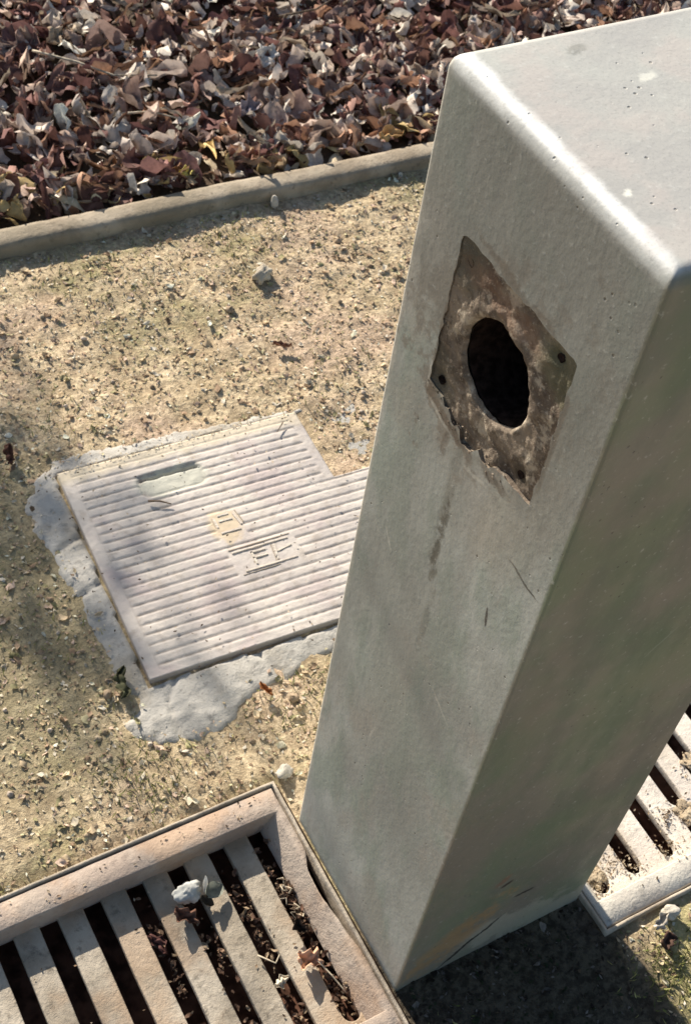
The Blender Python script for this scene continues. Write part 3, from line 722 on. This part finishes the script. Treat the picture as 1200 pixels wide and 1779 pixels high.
# ---- twigs
def tube(name, pts, r, mat, label=None, cat='twig', parent=None, group=None, tip=.5):
    o0 = Vector(pts[0]); v = []; f = []; K = 8
    dense = []
    for a, b in zip(pts[:-1], pts[1:]):
        for k in range(4): dense.append(Vector(a).lerp(Vector(b), k/4))
    dense.append(Vector(pts[-1]))
    for i, p in enumerate(dense):
        d = (dense[min(i+1, len(dense)-1)]-dense[max(i-1, 0)]).normalized()
        s_ = d.cross(Vector((0, 0, 1))) 
        if s_.length < .1: s_ = d.cross(Vector((0, 1, 0)))
        s_.normalize(); t_ = d.cross(s_); rr = r*(1-(1-tip)*i/len(dense))*(1+.15*nz(i*.7, r*900, 1))
        for k in range(K):
            a = 2*math.pi*k/K; v.append(p+(s_*math.cos(a)+t_*math.sin(a))*rr-o0)
    for i in range(len(dense)-1):
        for k in range(K): f.append((i*K+k, i*K+(k+1) % K, (i+1)*K+(k+1) % K, (i+1)*K+k))
    f.append(tuple(range(K))[::-1]); f.append(tuple(range((len(dense)-1)*K, len(dense)*K)))
    o = pydata(name, v, f, mat, parent, True); o.location = o0
    if label: tag(o, label, cat, group)
    return o
tube('twig', [(.27, 1.86, .035), (.33, 1.79, .042), (.38, 1.73, .040), (.46, 1.71, .036)], .0028, MTWIGP, 'longest bleached twig lying on the litter at upper left', group='twigs')
tube('twig', [(.35, 1.62, .034), (.40, 1.60, .040), (.44, 1.57, .036)], .0022, MTWIGP, 'short pale twig in the litter nearer the edging than the long one', group='twigs')
tube('twig', [(.78, 1.83, .034), (.86, 1.82, .042), (.93, 1.86, .036)], .0026, MTWIG, 'dark twig on the litter right of the pale cream leaf', group='twigs')
tube('twig', [(-.118, .112, -.020), (-.105, .092, -.013), (-.096, .100, -.016)], .0011, MTWIGP, 'thin pale twig across the second slot from the pillar', group='twigs')
tube('twig', [(-.060, .075, -.014), (-.054, .052, -.013), (-.047, .028, -.018)], .0012, MTWIGP, 'pale straw beside the peach leaf in the nearest slot', group='twigs')
tube('twig', [(.28, .83, .0135), (.262, .815, .0135)], .0011, MTWIG, 'tiny dark twig on the far right corner of the ribbed cover', group='twigs')
tube('twig', [(.03, .765, .013), (.045, .757, .0145), (.058, .747, .013)], .0016, MTWIG, 'small dark twig on the cover left of its hand slot', group='twigs')
# tangle of dry stems in the first slot: one knotted clump
bm = None; root = empty('dry_stem_tangle', (-.052, .155, -.018)); tag(root, 'tangle of dry stems caught in the slot nearest the pillar', 'stem tangle')
for k in range(16):
    a = random.uniform(0, 6.28); c0 = Vector((random.gauss(0, .0035), random.uniform(-.024, .024), random.uniform(-.004, .004)))
    P = [c0, c0+Vector((.006*math.cos(a), .008*math.sin(a), .003)), c0+Vector((.006*math.cos(a+1.2), .012*math.sin(a+.9), -.001))]
    tube('stem', P, random.uniform(.0006, .0011), MTWIGP if k % 2 else MTWIG, parent=root)
# ---- stones and paper
def stone(name, loc, sc, mat, label, cat='stone', sd=0, sub=3, rough=.25, group=None, rz=0):
    bm = bmesh.new(); bmesh.ops.create_icosphere(bm, subdivisions=sub, radius=1)
    for vt in bm.verts:
        c = vt.co.copy(); k = 1+rough*mn.noise(c*1.3+Vector((sd, sd, 0)))+rough*.3*mn.noise(c*4+Vector((sd, 0, 0)))+rough*.16*mn.noise(c*11+Vector((sd, 0, 0)))
        vt.co = Vector((c.x*sc[0], c.y*sc[1], c.z*sc[2]))*k
    o = frombm(name, bm, mat, None, True); o.location = loc; o.rotation_euler = (0, 0, rz); tag(o, label, cat, group); return o
MWH = m_concrete("white_stone", (.40, .36, .29), (.52, .47, .39), .5)
stone('stone', (.408, 1.155, .006), (.019, .014, .013), MSTONE, 'largest tan stone on the open ground, with a dark shadow beside it', sd=3, rough=.7, group='loose stones', rz=.6)
stone('stone', (.515, 1.322, .007), (.007, .007, .014), MWH, 'upright white pebble in the shade of the edging', sd=5, group='loose stones')
stone('stone', (.012, .300, .004), (.012, .009, .006), MWH, 'whitish stone wedged between the left grate and the pillar foot', sd=14, rough=.6, group='loose stones', rz=.2)
stone('stone', (.345, -.066, .006), (.010, .009, .007), MWH, 'small bright pebble in front of the right grate', sd=17, rough=.5, group='loose stones')
# soil clumps lodged in the right grate
FZS = -.0255
MSOIL = m_concrete("lodged_soil", (.34, .26, .17), (.52, .42, .28), .8)
for (x, y, sx, sy, sdd, lb) in [(.467, .042, .013, .012, 2, 'clump of pale soil bridging the fourth slot of the right grate'), (.302, .022, .013, .014, 6, 'crusted soil filling the first slot of the right grate'),
                       (.520, .095, .011, .012, 8, 'soil lump lodged in the fifth slot of the right grate')]:
    stone('soil_clump', (x, y, FZS), (sx, sy, .0028), MSOIL, lb, 'soil clump', sub=5, sd=sdd, rough=.9, group='soil lodged in the right grate')
# crumpled white paper on the left grate
def paper():
    root = empty('crumpled_paper', (-.158, .214, -.022)); tag(root, 'crumpled white and grey scrap of paper lying across a shaded slot', 'litter')
    bm = bmesh.new(); bmesh.ops.create_icosphere(bm, subdivisions=4, radius=1)
    for vt in bm.verts:
        c = vt.co.copy(); k = 1+.5*mn.noise(c*1.1+Vector((3, 1, 0)))+.40*abs(mn.noise(c*2.6))-.22*abs(mn.noise(c*5.5))
        vt.co = Vector((c.x*.0150*k, c.y*.0115*k, max(c.z, -.6)*.009*k+.008))
    frombm('wad', bm, plain("white_paper", (.46, .45, .40), .85, .2, .15, 80), root, True)
    L_ = Leaves(); L_.add((.020, -.002, .014), 1.2, -.9, .3, .024, .30, .6, .4, (.66, .64, .58), 0, 8, 5, 1); 
    a = L_.build('flap', MLEAF, root)
    L_ = Leaves(); L_.add((.026, -.010, .008), .4, .3, .5, .030, .8, 1.0, 1.0, (.24, .25, .20), 0, 8, 6, 2); L_.build('torn_flap', MLEAF, root)
    L_ = Leaves(); L_.add((.016, -.018, .004), -.9, .3, .3, .020, .7, 1.0, 1.2, (.06, .05, .035), 0, 8, 6, 2); L_.build('torn_flap', MLEAF, root)
paper()
# loose white grit ground against the pillar's left foot
# ------------------------------------------------------------------ tree out of view on the sunny side: its twigs shade the ground by the collar
def tree():
    random.seed(21)
    base = Vector((-1.25, 4.9, 0)); root = empty('unseen_young_tree', base); tag(root, 'unseen young tree with a few leafy low limbs, beyond the leaf litter', 'tree')
    tube('unseen_trunk', [(0, 0, -.1), (.03, .0, .8), (.0, .03, 1.7), (.05, .0, 2.8), (.04, .02, 4.0)], .055, MTWIG, parent=root)
    target = Vector((-.125, .735, 0))+sd*4.35-base
    tube('unseen_limb', [(0, .02, 1.5), tuple(target*.45+Vector((0, 0, .95))), tuple(target+Vector((0, 0, .12)))], .022, MTWIG, parent=root)
    S = Leaves()
    for i in range(210):
        c = target+Vector((random.gauss(0, .08), random.gauss(0, .10), random.gauss(0, .085)))
        S.add(c, random.uniform(0, 6.28), random.gauss(0, .7), random.gauss(0, .7), random.uniform(.03, .055), .7, 1, 1, tone((.14, .15, .06)), 0, 3, 2, i)
    for i in range(300):
        c = Vector((random.gauss(0, .4), random.gauss(.2, .35), random.uniform(2.6, 4.2)))
        S.add(c, random.uniform(0, 6.28), random.gauss(0, .7), random.gauss(0, .7), random.uniform(.04, .06), .7, 1, 1, tone((.14, .15, .06)), 0, 3, 2, i)
    S.build('crown', MLEAF, root)
tree()
